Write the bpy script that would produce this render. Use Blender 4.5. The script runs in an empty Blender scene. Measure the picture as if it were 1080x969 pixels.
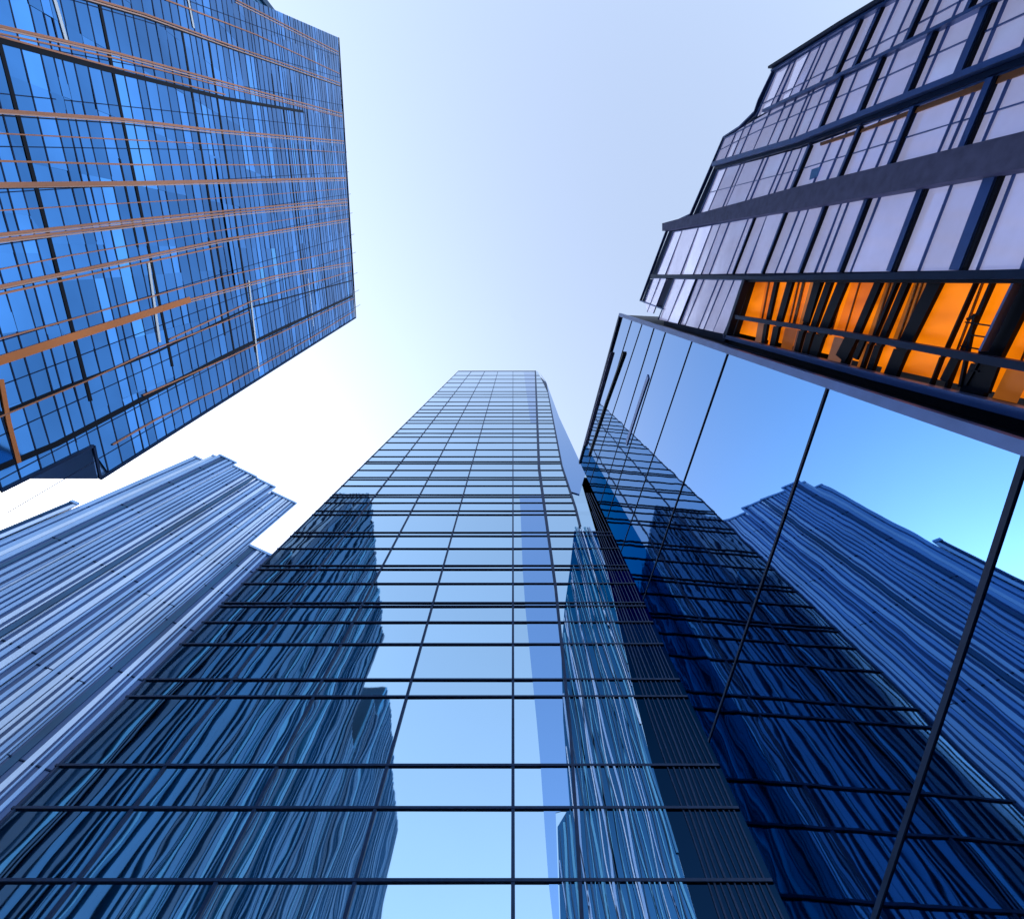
import bpy, bmesh, math, random
from mathutils import Vector
random.seed(11)
R_ = math.radians
C = bpy.context.scene.collection
sc = bpy.context.scene

# ------------------------------------------------------------ camera, sky, sun, exposure
PW, PH, FPX = 1080.0, 969.0, 500.0          # photo size, focal length in photo pixels
TILT = math.atan(149.0 / FPX)               # angle between the lens axis and straight up
SE, CE = math.cos(TILT), math.sin(TILT)
CAM = Vector((0, 0, 1.6))
cd = bpy.data.cameras.new("camera"); cam = bpy.data.objects.new("camera", cd); C.objects.link(cam)
cam.location = CAM
cam.rotation_euler = (R_(90) + math.asin(SE), 0, 0)
cd.sensor_fit = 'HORIZONTAL'; cd.sensor_width = 36; cd.lens = FPX / PW * 36
cd.clip_start = 0.05; cd.clip_end = 20000
sc.camera = cam

SUN_EL, SUN_AZ = 32.0, -62.0                # azimuth clockwise from +Y
w = bpy.data.worlds.new("World"); sc.world = w; w.use_nodes = True
nt = w.node_tree; nt.nodes.clear()
sky = nt.nodes.new("ShaderNodeTexSky"); sky.sky_type = 'NISHITA'; sky.sun_disc = False
sky.sun_elevation = R_(SUN_EL); sky.sun_rotation = R_(SUN_AZ)
sky.air_density = 1.0; sky.dust_density = 0.7; sky.ozone_density = 3.0
hs = nt.nodes.new("ShaderNodeHueSaturation"); hs.inputs['Saturation'].default_value = 0.64
hs.inputs['Hue'].default_value = 0.5
bg = nt.nodes.new("ShaderNodeBackground"); bg.inputs[1].default_value = 0.15
wo = nt.nodes.new("ShaderNodeOutputWorld")
nt.links.new(sky.outputs[0], hs.inputs['Color']); tw = nt.nodes.new("ShaderNodeMix"); tw.data_type = 'RGBA'; tw.blend_type = 'MULTIPLY'; tw.inputs[0].default_value = 1; tw.inputs[7].default_value = (.98, .982, .95, 1)
nt.links.new(hs.outputs[0], tw.inputs[6]); nt.links.new(tw.outputs[2], bg.inputs[0]); nt.links.new(bg.outputs[0], wo.inputs[0])
sl = bpy.data.lights.new("sun", 'SUN'); sl.energy = 2.5; sl.angle = R_(0.5); sl.color = (1, .9, .78)
so = bpy.data.objects.new("sun", sl); C.objects.link(so)
sd = Vector((math.sin(R_(SUN_AZ)) * math.cos(R_(SUN_EL)), math.cos(R_(SUN_AZ)) * math.cos(R_(SUN_EL)), math.sin(R_(SUN_EL))))
so.rotation_euler = sd.to_track_quat('Z', 'Y').to_euler(); so.location = sd * 300
sc.view_settings.view_transform = 'Standard'; sc.view_settings.look = 'None'
sc.view_settings.gamma = 1; sc.view_settings.use_curve_mapping = False
sc.view_settings.exposure = 1.87
sc.cycles.max_bounces = 14; sc.cycles.glossy_bounces = 10; sc.cycles.diffuse_bounces = 3
sc.cycles.transparent_max_bounces = 12; sc.cycles.caustics_reflective = False; sc.cycles.caustics_refractive = False
sc.cycles.use_denoising = True

# ------------------------------------------------------------ helpers
def ray(px, py):
    a, b = px - PW / 2, PH / 2 - py
    return Vector((a, -SE * b + CE * FPX, CE * b + SE * FPX))
class Plane:
    """a wall: a point, its outward normal, and the wall direction along the ground"""
    def __init__(s, p, n): s.p = Vector(p); s.n = Vector(n).normalized(); s.u = Vector((0, 0, 1)).cross(s.n).normalized()
    def at(s, px, py, off=0):
        d = ray(px, py); q = s.p
        return CAM + d * ((q - CAM).dot(s.n) / d.dot(s.n)) + s.n * off
    def uz(s, v): return ((v - s.p).dot(s.u), v.z)
    def pt(s, u, z, off=0): q = s.p + s.u * u + s.n * off; return Vector((q.x, q.y, z))
def lerp(a, b, t): return a + (b - a) * t
def poly_x(pl, y):
    for (x0, y0), (x1, y1) in zip(pl, pl[1:]):
        if y0 <= y <= y1: return lerp(x0, x1, (y - y0) / (y1 - y0))
    (x0, y0), (x1, y1) = (pl[0], pl[1]) if y < pl[0][1] else (pl[-2], pl[-1])
    return lerp(x0, x1, (y - y0) / (y1 - y0))
def poly_y(pl, x): return poly_x([(b, a) for a, b in pl], x)
def meet(p, q, r, s):
    x1, y1, x2, y2, x3, y3, x4, y4 = *p, *q, *r, *s
    d = (x1 - x2) * (y3 - y4) - (y1 - y2) * (x3 - x4)
    a, b = x1 * y2 - y1 * x2, x3 * y4 - y3 * x4
    return ((a * (x3 - x4) - (x1 - x2) * b) / d, (a * (y3 - y4) - (y1 - y2) * b) / d)

def thing(name, label, cat, loc=(0, 0, 0), group=None):
    o = bpy.data.objects.new(name, None); C.objects.link(o); o.location = loc; o.empty_display_size = 1
    o['label'] = label; o['category'] = cat
    if group: o['group'] = group
    return o
class MB:
    def __init__(s): s.bm = bmesh.new(); s.lay = s.bm.loops.layers.color.new("tint")
    def face(s, vs, tint=None):
        f = s.bm.faces.new([s.bm.verts.new(v) for v in vs])
        c = (tint if tint is not None else 0.5)
        for l in f.loops: l[s.lay] = (c, c, c, 1)
        return f
    def prism(s, front, depth_vec):
        a = [s.bm.verts.new(v) for v in front]; b = [s.bm.verts.new(Vector(v) + depth_vec) for v in front]
        fs = [s.bm.faces.new(a), s.bm.faces.new(b[::-1])]
        n = len(a)
        for i in range(n): fs.append(s.bm.faces.new((a[(i + 1) % n], a[i], b[i], b[(i + 1) % n])))
        s.bm.normal_update()
        bmesh.ops.triangulate(s.bm, faces=[f for f in fs if len(f.verts) > 4], ngon_method='EAR_CLIP')
        return s
    def beam(s, p0, p1, n, width, depth, base=0.0):
        """a bar on a wall: width in the wall plane, depth along the normal n starting `base` off the wall"""
        p0, p1 = Vector(p0), Vector(p1); d = (p1 - p0).normalized(); t = d.cross(n).normalized() * (width / 2)
        a = [p0 - t + n * base, p0 + t + n * base, p1 + t + n * base, p1 - t + n * base]
        s.prism([v + n * depth for v in a], -n * depth)
        return s
    def path(s, pts, n, width, depth, base=0.0):
        """one continuous bar through several points of a wall"""
        rows = []
        for i, p in enumerate(pts):
            d = (Vector(pts[min(i + 1, len(pts) - 1)]) - Vector(pts[max(i - 1, 0)])).normalized()
            wd = width[i] if isinstance(width, (list, tuple)) else width
            t = d.cross(n).normalized() * (wd / 2); p = Vector(p) + n * base
            rows.append([s.bm.verts.new(v) for v in (p - t, p - t + n * depth, p + t + n * depth, p + t)])
        for a, b in zip(rows, rows[1:]):
            for k in range(4): s.bm.faces.new((a[k], a[(k + 1) % 4], b[(k + 1) % 4], b[k]))
        s.bm.faces.new(rows[0][::-1]); s.bm.faces.new(rows[-1])
        return s
    def build(s, name, mat, parent=None, kind=None):
        bmesh.ops.recalc_face_normals(s.bm, faces=s.bm.faces)
        me = bpy.data.meshes.new(name)
        if parent is not None:
            top = parent
            off = Vector(top.location)
            while top.parent: top = top.parent; off += Vector(top.location)
            for v in s.bm.verts: v.co -= off
        s.bm.to_mesh(me); s.bm.free(); me.materials.append(mat)
        o = bpy.data.objects.new(name, me); C.objects.link(o)
        if parent is not None: o.parent = parent
        if kind: o['kind'] = kind
        return o
def quad_panes(root, quads, mat, n, name='glass_pane', tilt=0.0, most=100, tint=None):
    """every pane is its own quad, set a hair out of true as real curtain walls are; the largest ones are parts of their own"""
    def area(q):
        p = [cam_px(v) for v in q]
        if all(x < 0 or x > PW or y < 0 or y > PH for x, y in p): return -1
        return abs(sum(p[i][0] * p[i - 1][1] - p[i - 1][0] * p[i][1] for i in range(len(p))))
    quads = sorted(quads, key=area, reverse=True)
    rest = MB()
    for i, q in enumerate(quads):
        q = [Vector(v) for v in q]; c = sum(q, Vector()) / len(q)
        ax = Vector((0, 0, 1)).cross(n).normalized()
        a, b = random.gauss(0, tilt), random.gauss(0, tilt)
        v2 = [v + n * ((v - c).dot(ax) * a + (v.z - c.z) * b) for v in q]
        m = MB() if i < most else rest
        m.face(v2, tint(c) if tint else random.random())
        if i < most: m.build(name, mat, root)
    if len(quads) > most: rest.build(name, mat, root, 'stuff')
    else: rest.bm.free()
def cam_px(v):
    d = Vector(v) - CAM; f = d.y * CE + d.z * SE
    if f < 0.01: return (9999, 9999)
    return (PW / 2 + FPX * d.x / f, PH / 2 - FPX * (-SE * d.y + CE * d.z) / f)

# ------------------------------------------------------------ materials
def mat(name, col, rough=.5, metal=0.0, var=0.0, noise=0.0, nscale=.2, bump=0.0, bscale=.3, stretch=(1, 1, 1), spec=.5, emit=None, edge=None):
    m = bpy.data.materials.new(name); m.use_nodes = True; t = m.node_tree; b = t.nodes["Principled BSDF"]
    b.inputs['Roughness'].default_value = rough; b.inputs['Metallic'].default_value = metal
    b.inputs['Specular IOR Level'].default_value = spec
    if edge: b.inputs['Specular Tint'].default_value = (*edge, 1)
    tc = t.nodes.new("ShaderNodeTexCoord"); mp = t.nodes.new("ShaderNodeMapping"); mp.inputs['Scale'].default_value = stretch
    t.links.new(tc.outputs['Object'], mp.inputs[0])
    rgb = t.nodes.new("ShaderNodeRGB"); rgb.outputs[0].default_value = (*col, 1); out = rgb.outputs[0]
    if var:
        at = t.nodes.new("ShaderNodeAttribute"); at.attribute_name = "tint"
        mr = t.nodes.new("ShaderNodeMapRange"); mr.inputs[3].default_value = 1 - var; mr.inputs[4].default_value = 1 + var
        t.links.new(at.outputs['Fac'], mr.inputs[0])
        mx = t.nodes.new("ShaderNodeMix"); mx.data_type = 'RGBA'; mx.blend_type = 'MULTIPLY'; mx.inputs[0].default_value = 1
        t.links.new(out, mx.inputs[6]); t.links.new(mr.outputs[0], mx.inputs[7]); out = mx.outputs[2]
    if noise:
        nz = t.nodes.new("ShaderNodeTexNoise"); nz.inputs['Scale'].default_value = nscale; nz.inputs['Detail'].default_value = 5
        t.links.new(mp.outputs[0], nz.inputs['Vector'])
        mr = t.nodes.new("ShaderNodeMapRange"); mr.inputs[1].default_value = .3; mr.inputs[2].default_value = .7
        mr.inputs[3].default_value = 1 - noise; mr.inputs[4].default_value = 1 + noise
        t.links.new(nz.outputs[0], mr.inputs[0])
        mx = t.nodes.new("ShaderNodeMix"); mx.data_type = 'RGBA'; mx.blend_type = 'MULTIPLY'; mx.inputs[0].default_value = 1
        t.links.new(out, mx.inputs[6]); t.links.new(mr.outputs[0], mx.inputs[7]); out = mx.outputs[2]
    t.links.new(out, b.inputs['Base Color'])
    if emit:
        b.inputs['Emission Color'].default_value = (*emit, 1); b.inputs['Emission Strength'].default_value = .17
    if bump:
        nz = t.nodes.new("ShaderNodeTexNoise"); nz.inputs['Scale'].default_value = bscale; nz.inputs['Detail'].default_value = 1.5
        t.links.new(mp.outputs[0], nz.inputs['Vector'])
        bp = t.nodes.new("ShaderNodeBump"); bp.inputs['Strength'].default_value = 1; bp.inputs['Distance'].default_value = bump
        t.links.new(nz.outputs[0], bp.inputs['Height']); t.links.new(bp.outputs[0], b.inputs['Normal'])
    return m
M = dict(
    glass=mat("blue_mirror_glass", (.45, .655, .81), .02, 1.0, var=.05, bump=.020, bscale=.25, stretch=(1, 1, .45)),
    rglass=mat("clear_mirror_glass", (.092, .23, .455), .012, 1.0, var=.02, bump=.0016, bscale=.9),
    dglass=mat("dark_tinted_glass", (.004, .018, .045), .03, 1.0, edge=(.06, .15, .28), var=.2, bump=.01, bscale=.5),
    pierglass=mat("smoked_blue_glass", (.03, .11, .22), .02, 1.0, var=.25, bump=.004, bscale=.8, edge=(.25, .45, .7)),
    finback=mat("deep_blue_backing", (.02, .085, .19), .06, 1.0, noise=.2, nscale=.1, edge=(.10, .28, .50)),
    lglass=mat("deep_blue_glass", (.11, .37, .82), .05, 1.0, var=.42, noise=.3, nscale=.16, bump=.008, bscale=.7),
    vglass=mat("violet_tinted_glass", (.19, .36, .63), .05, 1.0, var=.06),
    wglass=mat("lilac_window_glass", (.62, .63, .84), .08, .28, spec=.9, emit=(.36, .37, .60), var=.32, noise=.2, nscale=1.1, bump=.004, bscale=1.2),  # faint lilac glow added to lift the brightness of the panes
    navy=mat("navy_aluminium", (.008, .026, .08), .45, 0, spec=.12, noise=.2, nscale=2),
    black=mat("black_steel", (.003, .005, .012), .5, 0, spec=.12),
    bluemetal=mat("blue_grey_aluminium", (.06, .125, .33), .4, .4, noise=.15, nscale=3),
    pink=mat("pale_copper_rail", (.62, .36, .28), .4, .2),
    pale=mat("pale_blue_strip", (.45, .58, .80), .4, .1),
    copper=mat("copper_trim", (.50, .19, .09), .35, .35, noise=.25, nscale=.15),
    orange=mat("burnt_orange_trim", (.60, .17, .03), .4, .2, noise=.25, nscale=.2),
    white=mat("white_trim", (.75, .78, .85), .4, 0),
    concrete=mat("violet_grey_cladding", (.13, .14, .29), .7, 0, noise=.22, nscale=6),
    rib=mat("pale_blue_ribs", (.23, .40, .72), .45, .15, noise=.18, nscale=.02),
    ribback=mat("recessed_blue_glass", (.02, .075, .24), .3, 0, noise=.3, nscale=.02),
    ribdark=mat("blue_ribs", (.004, .065, .17), .5, .2, noise=.3, nscale=.03),
    lbody=mat("blue_soffit_glass", (.16, .36, .75), .25, .3, noise=.2, nscale=.1),
    ribmid=mat("mid_blue_fins", (.012, .14, .32), .4, .3, noise=.2, nscale=.03),
    ribpale=mat("white_blue_ribs", (.48, .62, .88), .45, .1, noise=.15, nscale=.02),
    stripeback=mat("dark_recessed_glass", (.002, .02, .055), .5, 0, spec=.04, noise=.3, nscale=.02),
    ribtop=mat("light_blue_ribs", (.07, .31, .55), .4, .2, noise=.2, nscale=.03),
    roof=mat("roof_felt", (.12, .13, .15), .9),
    paving=mat("granite_paving", (.22, .22, .23), .7, noise=.2, nscale=1.2),
    asphalt=mat("asphalt", (.05, .05, .052), .85, noise=.3, nscale=2),
)

# ------------------------------------------------------------ the ground
m = MB(); m.face([(-3000, -3000, 0), (3000, -3000, 0), (3000, 3000, 0), (-3000, 3000, 0)])
g = m.build("ground", M['asphalt']); g['kind'] = 'structure'
m = MB(); m.prism([(-40, -60, .12), (5, -60, .12), (5, 42, .12), (-40, 42, .12)], Vector((0, 0, -.2)))
g = m.build("pavement", M['paving']); g['kind'] = 'structure'

# ------------------------------------------------------------ central glass tower
D = 42.0
PC = Plane((0, D, 0), (0, -1, 0))
ct = thing("glass_tower", "tall flat mirrored glass tower rising in the middle with a grid of dark lines", "skyscraper", (0, D, 0))
VZ = (541.0, 335.0)
def vline(s, y): return VZ[0] + s * (y - VZ[1])
left_edge = lambda y: vline(-1.02, y)
seam_r = [(564.6, 391), (568.5, 494), (586, 620), (601, 764), (610, 900), (620, 1100), (660, 2100)]
edge_2 = [(568, 391), (576, 404), (592.6, 492), (607, 536), (612, 556)]
dark_l = [(609, 486), (612, 505), (640, 600), (680, 780), (735, 969), (772, 1100), (1040, 2100)]
S_OUT = .462
outer = lambda y: vline(S_OUT, y)
TOP = 391.5
rows = [391.5, 396, 400, 404, 408.5, 413, 416, 419, 424, 428, 432, 435.5, 439.5, 443.4, 446.5, 452.5, 457, 461, 467, 474.5, 481.7, 487, 489, 496, 503.6, 506, 512.6, 522,
        524.4, 530.5, 539, 543, 561.7, 565.5, 578.8, 596.7, 600.7, 615.7, 636, 639.7, 656.5, 679.6, 717, 735, 807.5, 852.5, 929, 985, 1060, 1160, 1300, 1500, 1800]
zr = [PC.at(541, y).z for y in rows] + [0.3]
def wallpt(x, y, off=0): return PC.at(x, y, off)
# the body, set back behind the panes
front = [wallpt(left_edge(TOP), TOP, -.3), wallpt(564.6, TOP, -.3), wallpt(576, 403, -.3), wallpt(outer(440), 440, -.3)]
gx0, gx1 = wallpt(left_edge(TOP), TOP).x, wallpt(outer(440), 440).x
front += [Vector((gx1, D + .3, 0)), Vector((gx0, D + .3, 0))]
MB().prism(front, Vector((0, 38, 0))).build("body", M['navy'], ct)
seams = [left_edge, lambda y: vline(-.774, y), lambda y: vline(-.525, y), lambda y: vline(-.28, y), lambda y: 541.0, lambda y: poly_x(seam_r, y)]
third = lambda y: outer(y) if y < 503.7 else min(poly_x(dark_l, y), outer(y))
quads = []
ys = rows + [2050]
for ya, yb in zip(ys, ys[1:]):
    sm = [f for f in seams]
    if yb <= 556: sm += [lambda y: min(poly_x(edge_2, y), outer(y)), third]
    else: sm += [third]
    for fa, fb in zip(sm, sm[1:]):
        quads.append([wallpt(fa(ya), ya), wallpt(fb(ya), ya), wallpt(fb(yb), yb), wallpt(fa(yb), yb)])
quad_panes(ct, quads, M['glass'], PC.n, tilt=.0012)
dq = []  # a dark tower's reflection, put into the colour of these panes
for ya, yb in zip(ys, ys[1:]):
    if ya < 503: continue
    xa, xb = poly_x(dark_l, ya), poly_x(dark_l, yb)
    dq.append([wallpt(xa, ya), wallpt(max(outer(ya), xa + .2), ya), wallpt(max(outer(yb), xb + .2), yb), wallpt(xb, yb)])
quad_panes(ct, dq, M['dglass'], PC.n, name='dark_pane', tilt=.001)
# the plain flank without lines
m = MB(); fl = [(568, 392), (576, 403)] + [(outer(y), y) for y in (440, 480, 500)] + [(611, 522), (601, 519), (592.6, 492), (576.5, 404.5)]
m.prism([wallpt(x, y, .25) for x, y in fl], Vector((0, .24, 0))); m.build("flank_panel", M['vglass'], ct)
wz = wallpt(outer(512), 512).z
MB().prism([(gx1 + .05, D + .2, 0), (gx1 + 34, D + .2, 0), (gx1 + 34, D + .2, wz), (gx1 + .05, D + .2, wz)], Vector((0, 20, 0))).build("wing", M['pierglass'], ct)
for y in rows[26:]:
    z = wallpt(541, y).z
    if z < wz: MB().beam((gx1 + .05, D + .2, z), (gx1 + 34, D + .2, z), PC.n, .23, .15).build("transom", M['navy'], ct)
# vertical mullions and horizontal transoms
for f in seams[1:5]:
    a, b = wallpt(f(TOP), TOP), wallpt(f(2050), 2050)
    MB().beam(Vector((a.x, D, a.z)), Vector((b.x, D, 0.3)), PC.n, .30, .16).build("mullion", M['navy'], ct)
a = wallpt(left_edge(TOP), TOP); MB().beam(a, Vector((a.x, D, .3)), PC.n, .25, .16).build("mullion", M['navy'], ct)
pts = [wallpt(*p) for p in seam_r]; MB().path(pts, PC.n, [1.1, .8, .45, .3, .3, .3, .3], .18).build("mullion", M['navy'], ct)
pts = [wallpt(*p) for p in edge_2[1:]]; MB().path(pts, PC.n, .45, .3).build("mullion", M['navy'], ct)
for y in rows[1:]:
    xr = poly_x(edge_2, y) if y < 556 else outer(y)
    xr = min(xr, outer(y))
    wd = .23 if y > 600 else (.21 if y > 500 else .24)
    MB().beam(wallpt(left_edge(y), y), wallpt(xr, y), PC.n, wd, .2).build("transom", M['navy'], ct)
a, b = wallpt(left_edge(TOP), TOP), wallpt(564.6, TOP)
MB().beam(a, b, PC.n, 1.0, .3).build("parapet", M['bluemetal'], ct)
for k in range(10):  # streaks of that dark reflection, modelled as thin navy bars
    s = .345 + .0115 * k; pts = []
    for y in range(520, 1104, 20):
        x = vline(s, y) + math.sin(k + y * .03) * .8
        if poly_x(dark_l, y) + .6 < x < outer(y) - .6: pts.append(wallpt(x, y))
    if len(pts) > 2: MB().path(pts, PC.n, random.uniform(.06, .18), .06, .02).build("fin", M['navy'], ct)
# violet tinted glazing; the long strip paints in a smooth tower's reflection
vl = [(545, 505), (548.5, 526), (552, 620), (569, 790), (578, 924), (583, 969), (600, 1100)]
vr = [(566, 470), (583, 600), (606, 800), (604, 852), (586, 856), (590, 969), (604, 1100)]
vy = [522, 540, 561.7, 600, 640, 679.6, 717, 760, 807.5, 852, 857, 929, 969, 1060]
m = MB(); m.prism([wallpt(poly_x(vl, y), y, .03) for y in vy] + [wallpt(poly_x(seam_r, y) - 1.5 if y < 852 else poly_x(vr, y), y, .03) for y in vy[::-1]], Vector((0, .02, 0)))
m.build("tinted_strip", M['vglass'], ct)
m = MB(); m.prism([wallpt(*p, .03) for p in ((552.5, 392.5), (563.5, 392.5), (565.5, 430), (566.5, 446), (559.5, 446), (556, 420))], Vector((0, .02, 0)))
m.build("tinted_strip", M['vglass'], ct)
# wavy bars shaped as a ribbed building's reflection, beside the dark panes
rl = [(606, 556), (600, 610), (594, 650), (592, 690), (594, 760), (601, 850), (588, 872), (591, 969), (600, 1100), (640, 2050)]
bk = MB(); yy = [560, 600, 640, 690, 760, 850, 872, 969, 1100]
bk.prism([wallpt(poly_x(rl, y), y, .04) for y in yy] + [wallpt(poly_x(dark_l, y) - .3, y, .04) for y in yy[::-1]], Vector((0, .02, 0)))
bk.build("fin_backing", M['finback'], ct)
for k in range(44):
    s = .085 + .0067 * k + random.uniform(-.003, .003); ph = random.uniform(0, 6); pts = []; wds = []
    bw = random.choice((.06, .09, .13, .2))
    for y in range(556, 1101, 8):
        x = vline(s, y) - .9 * (y - 700) / 400 * (s - .2) + math.sin(ph + y * .05) * .9 + math.sin(ph * 2 + y * .021 + k * .4) * 1.6
        if poly_x(rl, y) + .4 < x < poly_x(dark_l, y) - .5: pts.append(wallpt(x, y)); wds.append(bw)
    if len(pts) > 3: MB().path(pts, PC.n, wds, .12, .04).build("fin", M[('rib', 'ribdark', 'ribtop', 'ribdark', 'ribtop', 'ribmid', 'ribpale')[k % 7]], ct)

# ------------------------------------------------------------ left tower (copper lined curtain wall)
L = 14.0
K = L / 76
PL = Plane((-L, 0, 0), (1, 0, 0))
lt = thing("office_tower", "deep blue glass tower at upper left banded with copper and orange lines", "skyscraper", (-L, 0, 0))
def onL(x, y, off=0): return PL.at(x, y, off)
Nq = [onL(375, 335), onL(105, 505), onL(98, 470), onL(0, 518)]
tn = onL(357, 40); ts = onL(265, 0)
sl_ = (ts.y - tn.y) / (ts.z - tn.z)
low = Vector((-L, ts.y, 0)); lown = Vector((-L, Nq[3].y + (Nq[3].y - Nq[2].y) / (Nq[3].z - Nq[2].z) * (0 - Nq[3].z) * .3, 0))
outline = [onL(357, 40), ts, low, lown] + Nq[::-1]
inner = [Vector((-L - .4 * K, v.y, v.z)) for v in outline]
MB().prism(inner, Vector((-46 * K, 0, 0))).build("body", M['lbody'], lt)
# range of the wall at each height
def span(z):
    ys_ = []
    n = len(outline)
    for i in range(n):
        a, b = outline[i], outline[(i + 1) % n]
        if (a.z - z) * (b.z - z) < 0: ys_.append(lerp(a.y, b.y, (z - a.z) / (b.z - a.z)))
    return (min(ys_), max(ys_)) if len(ys_) >= 2 else None
# the vertical lines of the wall, as drawn on the photo
lines_L = [  # (pts, width, mat)
    ([(248, 0), (357, 55)], .7, 'copper'), ([(174, 0), (270, 37), (361, 78)], .6, 'copper'),
    ([(60, -9), (152, 18), (240, 50), (362, 91)], 1.5, 'black'), ([(60, -12), (152, 15), (240, 47), (362, 88)], .7, 'copper'),
    ([(0, 28), (122, 56), (240, 88), (363, 120)], .8, 'copper'), ([(0, 36), (122, 62), (240, 93), (364, 124)], .5, 'copper'),
    ([(0, 43), (111, 73), (237, 104), (320, 118)], 2.2, 'black'),
    ([(0, 39), (111, 69), (237, 100)], .6, 'copper'),
    ([(0, 117), (130, 126), (222, 137), (365, 149)], 1.0, 'copper'), ([(0, 122), (120, 130), (222, 141)], .5, 'black'),
    ([(0, 141), (222, 152), (366, 161)], .4, 'copper'), ([(0, 170), (148, 174), (366, 174)], .6, 'copper'),
    ([(0, 195), (150, 193), (367, 188)], 1.5, 'copper'), ([(0, 199), (120, 197)], .5, 'black'), ([(0, 222), (120, 215), (250, 208), (368, 199)], .35, 'copper'),
    ([(0, 247), (148, 231), (368, 210)], .8, 'copper'), ([(0, 253), (148, 236), (250, 224), (368, 214)], .8, 'copper'),
    ([(0, 284), (70, 270), (233, 243), (369, 221)], .35, 'copper'),
    ([(0, 302), (120, 277), (233, 253), (370, 231)], .9, 'copper'), ([(0, 310), (120, 284), (233, 260)], .6, 'copper'),
    ([(0, 357), (70, 338), (233, 292), (370, 262)], .5, 'copper'),
    ([(0, 380), (80, 354), (159, 329), (200, 316)], 2.1, 'orange'), ([(200, 316), (290, 291), (371, 277)], .8, 'copper'),
    ([(178, 358), (262, 319), (372, 286)], .6, 'copper'),
    ([(0, 436), (80, 404), (163, 372), (262, 325), (372, 296)], 1.1, 'black'), ([(0, 439), (90, 402), (163, 368), (262, 329)], .5, 'copper'),
    ([(0, 493), (60, 468), (163, 414), (240, 374), (300, 345), (374, 312)], 2.4, 'black'), ([(150, 417), (240, 377), (374, 315)], .6, 'copper'),
    ([(118, 469), (163, 443), (240, 405), (330, 355), (375, 328)], .6, 'copper'),
]
def stretched(pts):                        # carry a band on past the picture's edge
    (x0, y0), (x1, y1) = pts[:2]
    return [(-190, y0 + (y0 - y1) / (x1 - x0) * (190 + x0))] + pts if x0 <= 0 else pts
lines_L = [(stretched(pts), wd, mk) for pts, wd, mk in lines_L]
lines_L = [([(min(x, 355.5 + (y - 40) * .061), y) for x, y in pts], wd, mk) for pts, wd, mk in lines_L]
for pts, wd, mk in lines_L:
    MB().path([onL(*p) for p in pts], PL.n, wd * (.36 if mk == 'black' else .60 if mk == 'orange' else .46) * K, (.22 if mk != 'black' else .12) * K, .02 * K).build("vertical_band", M[mk], lt)
# floors every three metres: dark transoms, a few thick
z = .80 * L; k = 0; zs = []
zt = outline[0].z
while z < zt - K:
    zs.append(z); z += .04 * L * random.choice((.55, .8, 1, 1, 1.15)); k += 1
thick = {}
for px in (45, 137, 214, 240, 308, 331):
    zz = onL(px, 190).z; thick[min(range(len(zs)), key=lambda i: abs(zs[i] - zz))] = 1
for i, z in enumerate(zs):
    sp = span(z)
    if not sp: continue
    wd = (.17 + z / K / 1100) * K
    mk = 'navy'
    y0, y1 = sp
    MB().beam(Vector((-L, y0, z)), Vector((-L, y1, z)), PL.n, wd, .05 * K).build("floor_line", M[mk], lt)
    if i in thick:
        c0 = lerp(y0, y1, random.uniform(0, .3)); c1 = lerp(y0, y1, random.uniform(.85, 1))
        MB().beam(Vector((-L, c0, z)), Vector((-L, c1, z)), PL.n, .70 * K, .10 * K).build("floor_band", M['black'], lt)
for pts, wd, mk in lines_L:                 # a thin second rail beside the wider copper bands
    if mk == 'copper' and wd >= .7:
        MB().path([onL(x, y + 2.6) for x, y in pts], PL.n, .22 * K, .14 * K, .03 * K).build("vertical_band", M['pink'], lt)
for q in range(16):
    z = random.choice(zs); sp = span(z)
    if sp:
        c0 = random.uniform(.1, .8); c1 = min(1, c0 + random.uniform(.08, .3))
        MB().beam(Vector((-L, lerp(*sp, c0), z)), Vector((-L, lerp(*sp, c1), z)), PL.n, random.uniform(.4, .8) * K, .08 * K).build("floor_band", M[random.choice(('black', 'black', 'pale'))], lt)
for a, b in (((156, 276), (168, 361)), ((262, 296), (273, 392)), ((198, 0), (204, 30)), ((57, 0), (70, 45))):
    MB().path([onL(*a), onL(*b)], PL.n, .7 * K, .15 * K, .02 * K).build("light_strip", M['white'], lt)
MB().path([onL(0, 400), onL(8, 445), onL(19, 488)], PL.n, .7 * K, .2 * K, .02 * K).build("vertical_band", M['orange'], lt)
# panes
def u_lines(): return [0, .07, .15, .26, .36, .46, .56, .66, .71, .81, .9, 1]
pq = []
zz = [.5 + 3 * K * i for i in range(int((zs[0] - .5) / 3 / K))] + zs + [zt - .6 * K]
for za, zb in zip(zz, zz[1:]):
    sa, sb = span(za + .002), span(zb - .002)
    if not sa or not sb: continue
    ul = u_lines()
    for ua, ub in zip(ul, ul[1:]):
        pq.append([Vector((-L, lerp(*sa, ua), za)), Vector((-L, lerp(*sa, ub), za)), Vector((-L, lerp(*sb, ub), zb)), Vector((-L, lerp(*sb, ua), zb))])
rowt = {}
def storey_tint(c):
    k = (round(c.z / K / 1.5), int((c.y + 200 * K) / (22 * K)))
    return min(1, max(0, .7 * rowt.setdefault(k, random.random() ** 1.5) + .3 * random.random()))
quad_panes(lt, pq, M['lglass'], PL.n, tilt=.006, tint=storey_tint)
zl = outline[4].z
def raked(u, z):
    ysouth = lerp(ts.y, tn.y, (z - ts.z) / (tn.z - ts.z)); ynorth = lerp(outline[6].y, outline[7].y, (z - outline[6].z) / (outline[7].z - outline[6].z))
    return lerp(ysouth, ynorth, u)
for u in (.06, .13, .22, .3, .38, .45, .53, .6, .68, .75, .83, .9, .96):
    MB().beam(Vector((-L, raked(u, zl), zl)), Vector((-L, raked(u, zt - K * 2), zt - K * 2)), PL.n, .16 * K, .05 * K).build("mullion", M['navy'], lt)
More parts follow.
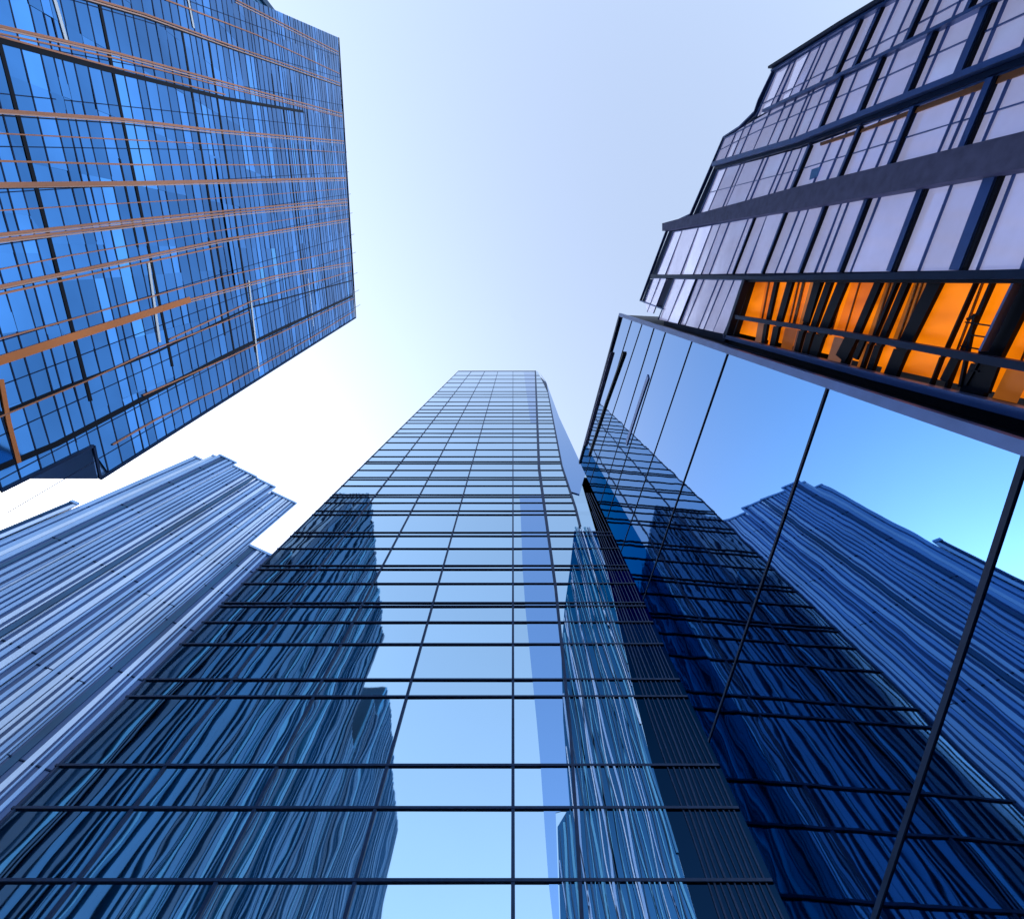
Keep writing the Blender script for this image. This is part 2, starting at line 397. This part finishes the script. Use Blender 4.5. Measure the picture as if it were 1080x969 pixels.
for a, b in zip(outline[:1] + outline[7:3:-1], outline[7:3:-1]):
    MB().beam(a, b, PL.n, .5 * K, .3 * K, .0).build("edge_trim", M['navy'], lt)

# ------------------------------------------------------------ ribbed tower far left
P1, P2 = Vector((-278, 112, 0)), Vector((-189, 161, 0))
dirr = (P2 - P1).normalized()
PR = Plane(P1, (dirr.y, -dirr.x, 0))
if PR.n.dot(-P1) < 0: PR = Plane(P1, (-dirr.y, dirr.x, 0))
rt = thing("ribbed_tower", "pale blue ribbed tower with a stepped roof, seen at lower left under open sky", "skyscraper", P1)
def tR(v): return (v - P1).dot(dirr)
bays = []   # (px of the left top, px of the right top, projection)
tops = [(73, 537, 95, 542.5, 5), (203, 485, 214, 488.5, 3), (218, 486, 230, 484.5, 4.2), (230, 484, 247, 494, 5), (246, 497, 270, 507, 4.2), (270, 508, 290, 517, 3), (291, 522, 312, 533, 1.5)]
segs = []
for x0, y0, x1, y1, pr in tops:
    a, b = PR.at(x0, y0), PR.at(x1, y1); segs.append([tR(a), tR(b), (a.z + b.z) / 2, pr])
segs[0][0] -= 1; segs[0][1] = segs[1][0]
e = PR.at(273, 580); zE = e.z
for i in range(2, len(segs)): segs[i][0] = segs[i - 1][1]
segs.append([segs[-1][1], segs[-1][1] + 60, zE, 0.5])
print("ribbed segs", [[round(v, 1) for v in s] for s in segs])
def rp(t, z, off): q = P1 + dirr * t + PR.n * off; return Vector((q.x, q.y, z))
fin_n = 0
for t0, t1, zt_, pr in segs:
    if t1 - t0 < .5: continue
    MB().prism([rp(t0, 0, pr), rp(t1, 0, pr), rp(t1, zt_, pr), rp(t0, zt_, pr)], -PR.n * (40 + pr) - dirr * 30).build("bay", M['ribback'], rt)
    t = t0
    while t < t1 - .4:
        wd = random.choice((.7, 1.0, 1.4, 1.9, 2.6)) * random.uniform(.85, 1.15); wd = min(wd, t1 - t)
        MB().beam(rp(t + wd / 2, 0, pr), rp(t + wd / 2, zt_, pr), PR.n, wd, random.uniform(.4, 1.0)).build("rib", M[random.choice(('rib', 'rib', 'rib', 'ribpale', 'ribpale', 'ribpale', 'ribdark'))], rt)
        t += wd + random.choice((.6, 1.0, 1.5, 2.2)) * random.uniform(.8, 1.2); fin_n += 1
    MB().beam(rp(t0, zt_ - 1.2, pr), rp(t1, zt_ - 1.2, pr), PR.n, 2.4, 1.3).build('parapet', M['rib'], rt)
    for z in [zt_ * q for q in (.45, .6, .72, .83, .92)]:
        MB().beam(rp(t0, z, pr), rp(t1, z, pr), PR.n, .5, .45).build("ledge", M['navy'], rt)
print("ribs", fin_n)

# ------------------------------------------------------------ striped tower behind the leaning one: the mirrored glass shows it
sr = thing("striped_tower", "dark blue striped tower seen only as a reflection in the middle tower's glass", "skyscraper", (-76, -5, 0))
SX = -76.0
m_l = MB()
for k_, (ya, yb, h) in enumerate(((8, 3, 148), (3, -5, 210), (-5, -94, 238), (-94, -112, 179), (-112, -126, 211), (-126, -242, 232))):
    MB().prism([(SX, ya, 0), (SX, yb, 0), (SX, yb, h), (SX, ya, h)], Vector((-24, 0, 0))).build("wing", M['stripeback'], sr)
    y = ya
    if k_ < 3:
        m_n = MB(); x = SX
        while x > SX - 23:
            wd = random.uniform(.4, 1.5); m_n.beam((x - wd / 2, ya, 0), (x - wd / 2, ya, h), Vector((0, 1, 0)), wd, random.uniform(.2, .5)); x -= wd + random.uniform(.4, 1.4)
        m_n.build("flank_ribs", M['ribdark'], sr, 'stuff')
    while y > yb + 1.2:
        wd = random.choice((.3, .5, .7, 1.0, 1.7)) * random.uniform(.8, 1.2); wd = min(wd, y - yb)
        if sum(c.name.startswith('rib') for c in sr.children) < 98: MB().beam((SX, y - wd / 2, 0), (SX, y - wd / 2, h), Vector((1, 0, 0)), wd, random.uniform(.3, 1.2)).build("rib", M[random.choice(('ribdark', 'ribmid', 'ribmid', 'ribtop', 'ribmid'))], sr)
        else: m_l.beam((SX, y - wd / 2, 0), (SX, y - wd / 2, h), Vector((1, 0, 0)), wd, random.uniform(.3, 1.2))
        y -= wd + random.uniform(.25, 1.1)
m_l.build("rib", M['ribmid'], sr, 'stuff')

# ------------------------------------------------------------ right glass front
RX, AL = 5.0, R_(-2.7)
WS = .5                                     # scale of the bars of the right-hand fronts
PG = Plane((RX, 0, 0), (-math.cos(AL), math.sin(AL), 0))
PW_ = Plane((RX + .5, 0, 0), (-math.cos(AL), math.sin(AL), 0))
gf = thing("glass_building", "low mirrored glass building at right reflecting the ribbed tower and blue sky", "building", (RX, 0, 0))
S0, S1 = (655, 332), (1080, 470)
def S_at(x): return (x, poly_y([S0, S1], x))
N0 = lambda y: (vline(S_OUT, y), y)
Mline = ((541, 335), (541 + .575 * 1000, 1335)); Nline = ((541, 335), (541 + S_OUT * 1000, 1335))
joints = [((655, 332), (612, 487)), ((667, 336), (624, 478)), ((678, 339.5), (640, 455)), ((691, 342), (655.5, 458)), ((703, 347), (667, 462)), ((731, 357), (682, 502)), ((769, 369), (711, 538)), ((875, 403.5), (775, 700)), ((1085, 472), (922, 969)), ((1500, 606), (1150, 1400))]
def onG(p, off=0): return PG.at(p[0], p[1], off)
gq, gd, jl = [], [], []
for p, q in joints:
    a = meet(p, q, S0, S1); b = meet(p, q, *Mline); c = meet(p, q, *Nline); jl.append((a, b, c))
for (a, b, c), (a2, b2, c2) in zip(jl, jl[1:]):
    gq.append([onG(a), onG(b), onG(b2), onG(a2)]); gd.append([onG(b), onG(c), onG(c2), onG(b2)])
a, b, c = jl[-1]
def grd(p): v = onG(p); return Vector((v.x, v.y, .2))
gq.append([onG(a), onG(b), grd(b), grd(a)]); gd.append([onG(b), onG(c), grd(c), grd(b)])
quad_panes(gf, gq, M['rglass'], PG.n, tilt=.0006)
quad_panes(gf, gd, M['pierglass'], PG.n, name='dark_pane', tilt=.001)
# body behind the panes
bod = [onG(jl[0][0], -.12), onG(jl[0][2], -.12)] + [v - PG.n * .12 for v in (grd(c),)] + [v - PG.n * .12 for v in (grd(a),)] + [onG(a, -.12)]
MB().prism(bod, -PG.n * 9).build("body", M['black'], gf)
for i, (a, b, c) in enumerate(jl):
    wd = [.14, .02, .02, .02, .02, .024, .032, .045, .065, .07][i]
    MB().beam(onG(a), onG(c), PG.n, wd, .02).build("joint", M['navy'], gf)
MB().beam(onG(S0), onG(S_at(1500)), PG.n, .14, .10).build("edge_trim", M['bluemetal'], gf)
MB().beam(onG(jl[0][0], .0), onG(jl[0][2], .0), PG.n, .20, .08, .002).build("roof_trim", M['navy'], gf)
MB().path([onG((659, 372)), onG((640, 425)), onG((622, 480))], PG.n, .14, .08).build("black_fin", M['black'], gf)
MB().path([onG((646, 372)), onG((618, 470))], PG.n, .10, .10).build("roof_trim", M['concrete'], gf)
MB().path([onG((684, 397)), onG((673, 430)), onG((661, 468))], PG.n, .22, .03, .003).build("grey_strip", M['bluemetal'], gf)  # small dark reflection in the glass, modelled as a metal strip

# ------------------------------------------------------------ right window tower
wt = thing("office_building", "angular stepped building at upper right with lilac windows and a glowing orange strip", "building", (RX + .5, 0, 0))
def onW(p, off=0): return PW_.at(p[0], p[1], off)
sil = [(699, 327), (675, 317), (705, 238), (728, 226), (763, 145), (780, 134), (796, 118), (800, 106), (817, 71), (893, 24), (1010, -45), (1300, -200)]
gs = onW((1300, -200), -.1); gn = onW((1500, 607), -.1)
def prism_px(pts, off, depth, extra=()): return MB().prism([onW(p, off) for p in pts] + list(extra), -PW_.n * depth)
ORT = [(788, 296), (1080, 298), (1300, 299)]; ORB = [(769, 353), (926, 393), (1080, 429), (1300, 480)]
# body in two pieces leaves the lit strip open: everything above the sill, and the piece left of the strip
up = [(689, 291)] + [(675, 317)][:0] + sil[2:]
MB().prism([onW(p, -.1) for p in [(683, 294), (705, 238)] + sil[3:]] + [onW((1300, 288), -.1), onW((790, 294), -.1)], -PW_.n * 12).build("body", M['navy'], wt)
MB().prism([onW(p, -.1) for p in [(683, 294.4), (675, 317), (699, 326), (697, 345), (766, 367), (788, 294.4)]], -PW_.n * 3).build("body", M['navy'], wt)
# wing below the lit strip reaching the ground
MB().prism([onW(p, -.1) for p in [(766, 355), (926, 395), (1080, 431), (1300, 482)]] + [Vector((onW((1300, 482)).x + .1, onW((1300, 482)).y, 0)), Vector((gn.x, gn.y, 0))] + [onW(p, -.1) for p in [(1080, 466), (770, 366)]], -PW_.n * .6).build("base", M['black'], wt)

def em(name, col, st, stripes=0):
    m = bpy.data.materials.new(name); m.use_nodes = True; t = m.node_tree; b = t.nodes["Principled BSDF"]
    b.inputs['Base Color'].default_value = (*[c * .6 for c in col], 1); b.inputs['Roughness'].default_value = .6
    tc = t.nodes.new("ShaderNodeTexCoord"); nz = t.nodes.new("ShaderNodeTexNoise"); nz.inputs['Scale'].default_value = .9; nz.inputs['Detail'].default_value = 3
    mp = t.nodes.new("ShaderNodeMapping"); mp.inputs['Scale'].default_value = (1, 1.6, .5); t.links.new(tc.outputs['Object'], mp.inputs[0]); t.links.new(mp.outputs[0], nz.inputs['Vector'])
    cr = t.nodes.new("ShaderNodeValToRGB"); cr.color_ramp.elements[0].position = .35; cr.color_ramp.elements[1].position = .6
    cr.color_ramp.elements[0].color = (col[0] * .35, col[1] * .25, col[2] * .2, 1); cr.color_ramp.elements[1].color = (*col, 1)
    t.links.new(nz.outputs[0], cr.inputs[0]); t.links.new(cr.outputs[0], b.inputs['Emission Color']); b.inputs['Emission Strength'].default_value = st
    return m
M['lit'] = em("lit_orange_interior", (1.0, .24, .002), .26)
M['brown'] = mat("brown_curtain", (.20, .07, .012), .7)
M['amber'] = mat("orange_soffit", (.5, .16, .03), .5)

# the lit interior wall, behind the glazing
MB().prism([onW(p, -.22) for p in [(784, 291), (1300, 292), (1300, 470), (1080, 424), (926, 389), (766, 350)]], -PW_.n * .1).build("lit_interior", M['lit'], wt)

def row(T, B, cols, slope, thick=(), mat_='wglass', frame=.05, twid=.2, name='window', transom=None, xr=1130):
    """a storey of windows between two lines of the facade: panes, thin frames, thick columns"""
    def bottom(x):
        y = poly_y(T, x); sl = slope(x) if callable(slope) else slope
        return meet((x, y), (x + sl * 100, y + 100), (min(x + sl * 20, x - 5) - 60, poly_y(B, min(x + sl * 20, x - 5) - 60)), (x + 10, poly_y(B, x + 10)))
    cs = sorted(set(cols) | set(t[0] for t in thick))
    ends = [((x, poly_y(T, x)), bottom(x)) for x in cs]
    thk = dict((t[0], t[1]) for t in thick)
    for (a, b), (a2, b2) in zip(ends, ends[1:]):
        q = [onW(a), onW(a2), onW(b2), onW(b)]
        m = MB(); c = sum(q, Vector()) / 4; ax = PW_.u
        ka, kb = random.gauss(0, .03), random.gauss(0, .03)
        m.face([v - PW_.n * .02 + PW_.n * ((v - c).dot(ax) * ka + (v.z - c.z) * kb) * .5 for v in q], random.random()); win = m.build(name, M[mat_], wt)
        if transom:
            f = transom
            MB().beam(lerp(q[0], q[3], f), lerp(q[1], q[2], f), PW_.n, frame * .55 * WS, .03, -.02).build("glazing_bar", M['bluemetal'], win)
    for a, b in ends:
        x = a[0]
        if x in thk:
            wd = thk[x]
            va, vb = onW(a), onW(b)
            MB().beam(va, vb, PW_.n, wd * .62 * WS * 1.5, .20 * WS, -.05).build("column", M['bluemetal'], wt)
            tt = (vb - va).normalized().cross(PW_.n) * (wd * .5 * WS * 1.5)
            if tt.z > 0: tt = -tt
            MB().beam(va + tt, vb + tt, PW_.n, wd * .22 * WS * 1.5, .045, -.01).build("column", M['black'], wt)
        else:
            MB().beam(onW(a), onW(b), PW_.n, frame * WS * .8, .04, -.03).build("frame", M['bluemetal'], wt)
    MB().path([onW((x, poly_y(T, x))) for x in (cs[0], (cs[0] + cs[-1]) / 2, cs[-1])], PW_.n, frame * WS, .05, -.03).build("frame", M['bluemetal'], wt)

Eb = [(800, 121), (808, 117), (932, 59), (1049, 1), (1200, -75)]
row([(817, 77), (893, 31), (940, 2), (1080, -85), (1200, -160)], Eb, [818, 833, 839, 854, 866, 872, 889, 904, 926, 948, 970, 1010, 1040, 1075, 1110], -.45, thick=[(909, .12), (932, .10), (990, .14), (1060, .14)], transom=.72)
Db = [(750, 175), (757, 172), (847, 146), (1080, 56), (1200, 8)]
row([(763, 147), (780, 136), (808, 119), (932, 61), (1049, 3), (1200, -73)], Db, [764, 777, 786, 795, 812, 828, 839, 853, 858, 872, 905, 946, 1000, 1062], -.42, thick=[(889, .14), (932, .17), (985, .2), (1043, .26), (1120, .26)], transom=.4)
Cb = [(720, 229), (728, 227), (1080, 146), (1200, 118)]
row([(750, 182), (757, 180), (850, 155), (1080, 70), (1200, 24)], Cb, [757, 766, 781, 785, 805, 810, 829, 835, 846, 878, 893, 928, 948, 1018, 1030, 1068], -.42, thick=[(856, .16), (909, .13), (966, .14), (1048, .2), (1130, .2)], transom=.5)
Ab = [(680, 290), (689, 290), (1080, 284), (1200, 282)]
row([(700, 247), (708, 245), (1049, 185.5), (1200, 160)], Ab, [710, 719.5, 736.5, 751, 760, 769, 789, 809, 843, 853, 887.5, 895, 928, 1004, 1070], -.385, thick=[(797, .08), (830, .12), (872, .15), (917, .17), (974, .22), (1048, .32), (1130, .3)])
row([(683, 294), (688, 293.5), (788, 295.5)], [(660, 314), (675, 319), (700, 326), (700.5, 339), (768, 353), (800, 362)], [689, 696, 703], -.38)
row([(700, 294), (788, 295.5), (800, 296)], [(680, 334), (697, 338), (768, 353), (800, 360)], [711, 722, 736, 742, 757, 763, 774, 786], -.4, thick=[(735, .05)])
# beams and bands across the front
def band(pts, px, mk, name, depth, base=-.05):
    """a facade band whose width follows a pair of lines: list of (x, y_top, y_bottom)"""
    n = PW_.n
    m = MB(); fr = [onW((x, yt), base + depth) for x, yt, yb in pts] + [onW((x, yb), base + depth) for x, yt, yb in pts[::-1]]
    m.prism(fr, -n * depth); return m.build(name, M[mk], wt)
band([(705, 236, 244), (850, 198.5, 221.5), (1080, 145, 182), (1200, 117, 162)], 0, 'concrete', 'spandrel', .28)
band([(757, 171.5, 176), (847, 145.5, 151), (1080, 55, 62), (1200, 7, 15)], 0, 'bluemetal', 'beam', .22)
band([(757, 176.1, 179), (847, 151.2, 154.5), (1080, 62.3, 69), (1200, 15.4, 23)], 0, 'navy', 'beam', .12)
band([(866, 150.5, 154), (910, 136, 139.5), (1080, 71, 78.5), (1200, 25, 34)], 0, 'amber', 'soffit', .03, -.01)
band([(808, 116, 119), (932, 58, 61.5), (1049, 0, 4), (1200, -76, -71)], 0, 'bluemetal', 'beam', .14)
band([(817, 70.5, 73), (893, 23.5, 27), (940, -4, 0), (1200, -158, -152)], 0, 'navy', 'roof_trim', .2)
band([(817, 74, 76), (893, 28, 30.5), (940, 0.5, 4), (1200, -151, -146)], 0, 'bluemetal', 'roof_trim', .14)
band([(689, 289.5, 293.2), (815, 291.5, 295.5), (1080, 284.5, 295), (1200, 282, 294)], 0, 'navy', 'beam', .16)
band([(1080, 294, 300), (1200, 293, 301)][:0] or [(789, 294.8, 297.5), (1080, 295.5, 299), (1200, 295, 299)], 0, 'black', 'beam', .1)
# roof edges of the stepped left side
for a, b in zip([(699, 326), (675, 317), (705, 237), (728, 226), (763, 145), (780, 134), (796, 118), (800, 106)], [(675, 317), (705, 237), (728, 226), (763, 145), (780, 134), (796, 118), (800, 106), (817, 71)]):
    MB().beam(onW(a), onW(b), PW_.n, .04, .10, -.08).build("roof_trim", M['bluemetal'], wt)
# frame of the lit strip
OM_T = [(780, 332.5), (899, 350.5), (1080, 381.5), (1200, 402)]
band([(779, 332.5, 336.5), (899, 350.5, 356), (1080, 381, 391), (1200, 401, 413)], 0, 'navy', 'beam', .14)
band([(767, 353, 357), (926, 393, 401), (1080, 429, 441), (1200, 457, 471)], 0, 'bluemetal', 'beam', .16)
band([(767, 357.1, 362), (926, 401.1, 411), (1080, 441.2, 457), (1200, 471.2, 490)], 0, 'black', 'fascia', .08)
band([(767, 362.2, 366.5), (926, 411.3, 415.5), (1080, 457.3, 465), (1200, 490.3, 500)], 0, 'bluemetal', 'fascia', .12)
MB().path([onW((789, 295)), onW((767, 360))], PW_.n, .13, .16, -.05).build("beam", M['navy'], wt)
def zp(x, y): return (760 + x / 3.375, 280 + y / 3.375)
def bar(a, b, wpx, mk, name, depth=.06, base=-.2):
    va, vb = onW(a), onW(b); wd = (onW((a[0] + wpx, a[1])) - va); d = (vb - va).normalized(); t = d.cross(PW_.n).normalized()
    MB().beam(va, vb, PW_.n, max(.015, abs(wd.dot(t))), depth, base).build(name, M[mk], wt)
M['lit_b'] = em("lit_deep_orange", (.85, .17, .002), .24); M['lit_c'] = em("lit_amber_blind", (.55, .16, .02), .15); M['lit_d'] = em("lit_dull_blind", (.30, .13, .08), .14)
for i_, (x0, x1) in enumerate([(130, 170), (182, 215), (235, 280), (282, 320), (336, 351), (372, 392), (425, 520), (545, 590), (600, 618), (640, 705), (1092, 1190)]):
    def sl_(x): return -14 - x * .115
    ya, yb0, yb1 = 48, 190 + (x0 - 75) * .17, 190 + (x1 - 75) * .17
    MB().prism([onW(zp(*p), -.217) for p in ((x0, ya), (x1, ya), (x1 + sl_(x1), yb1), (x0 + sl_(x0), yb0))], -PW_.n * .002).build("lit_blind", M[('lit_b', 'lit', 'lit_b', 'lit_c', 'lit_c', 'lit_b', 'lit_b', 'lit_c', 'lit_c', 'lit_c', 'lit')[i_]], wt)
    xa, xb = x0 + sl_(x0), x1 + sl_(x1); yc0, yc1 = 245 + (xa - 30) * .25, 245 + (xb - 30) * .25
    MB().prism([onW(zp(*p), -.217) for p in ((xa, yb0 + 2), (xb, yb1 + 2), (xb + sl_(x1) * .4, yc1 + 6), (xa + sl_(x0) * .4, yc0 + 6))], -PW_.n * .002).build("lit_blind", M[('lit_d', 'lit_b', 'lit_c', 'lit_d', 'lit_d', 'lit_d', 'lit_d', 'lit_c', 'lit_b', 'lit', 'lit_c')[i_]], wt)
for x0, x1, dx in [(170, 182, -36), (215, 235, -48), (320, 336, -62), (351, 372, -66), (392, 425, -78), (520, 545, -88), (590, 600, -88), (618, 640, -92), (705, 755, -112), (865, 872, -108), (920, 930, -110), (995, 1092, -130)]:
    xm = (x0 + x1) / 2
    yb = 190 + (xm - 75) * .17
    hr = 145 + .12 * xm
    bar(zp(xm, 45), zp(xm + dx * (yb - 45) / hr, yb), (x1 - x0) / 3.375 * 1.0, 'black', 'column')
    xs = xm + dx * (yb - 45) / hr; ye = 245 + (xs - 30) * .25
    bar(zp(xs - 3, yb), zp(xs + dx * (ye - yb) / hr, ye + 8), (x1 - x0) / 3.375 * 1.0, 'black', 'column')
for a, b, wpx in [((868, 170), (815, 430), 3), ((905, 110), (880, 175), 3), ((835, 200), (935, 215), 4), ((850, 245), (915, 255), 2.5), ((820, 285), (900, 300), 2.5), ((840, 190), (880, 170), 5), ((880, 340), (835, 425), 3), ((850, 370), (880, 375), 2), ((440, 250), (400, 330), 14), ((320, 60), (280, 200), 7), ((480, 260), (450, 330), 6), ((800, 330), (760, 410), 10), ((940, 340), (900, 450), 10)]:
    bar(zp(*a), zp(*b), wpx, 'black', 'stair_rail', .04, -.16)
for x, wpx in ((142, 4), (245, 4), (262, 9), (300, 8), (345, 3), (382, 3), (405, 6), (455, 3), (560, 5), (575, 5), (608, 3), (655, 5), (672, 4), (690, 5), (878, 6), (905, 4), (1120, 5)):
    yb = 190 + (x - 75) * .17
    bar(zp(x, 48), zp(x - 14 - x * .1, yb), wpx / 3.4, 'brown', 'curtain', .02, -.215)
MB().beam(onW(zp(1040, 60)), onW(zp(920, 305)), PW_.n, .03, .1, -.1).build("column", M['bluemetal'], wt)
# the small blue notice on one pane
MB().prism([onW(p, .03) for p in [(857.5, 179), (866.5, 176), (863, 186.5), (855, 190)]], -PW_.n * .02).build("notice", mat("blue_notice", (.06, .30, .75), .4), wt)
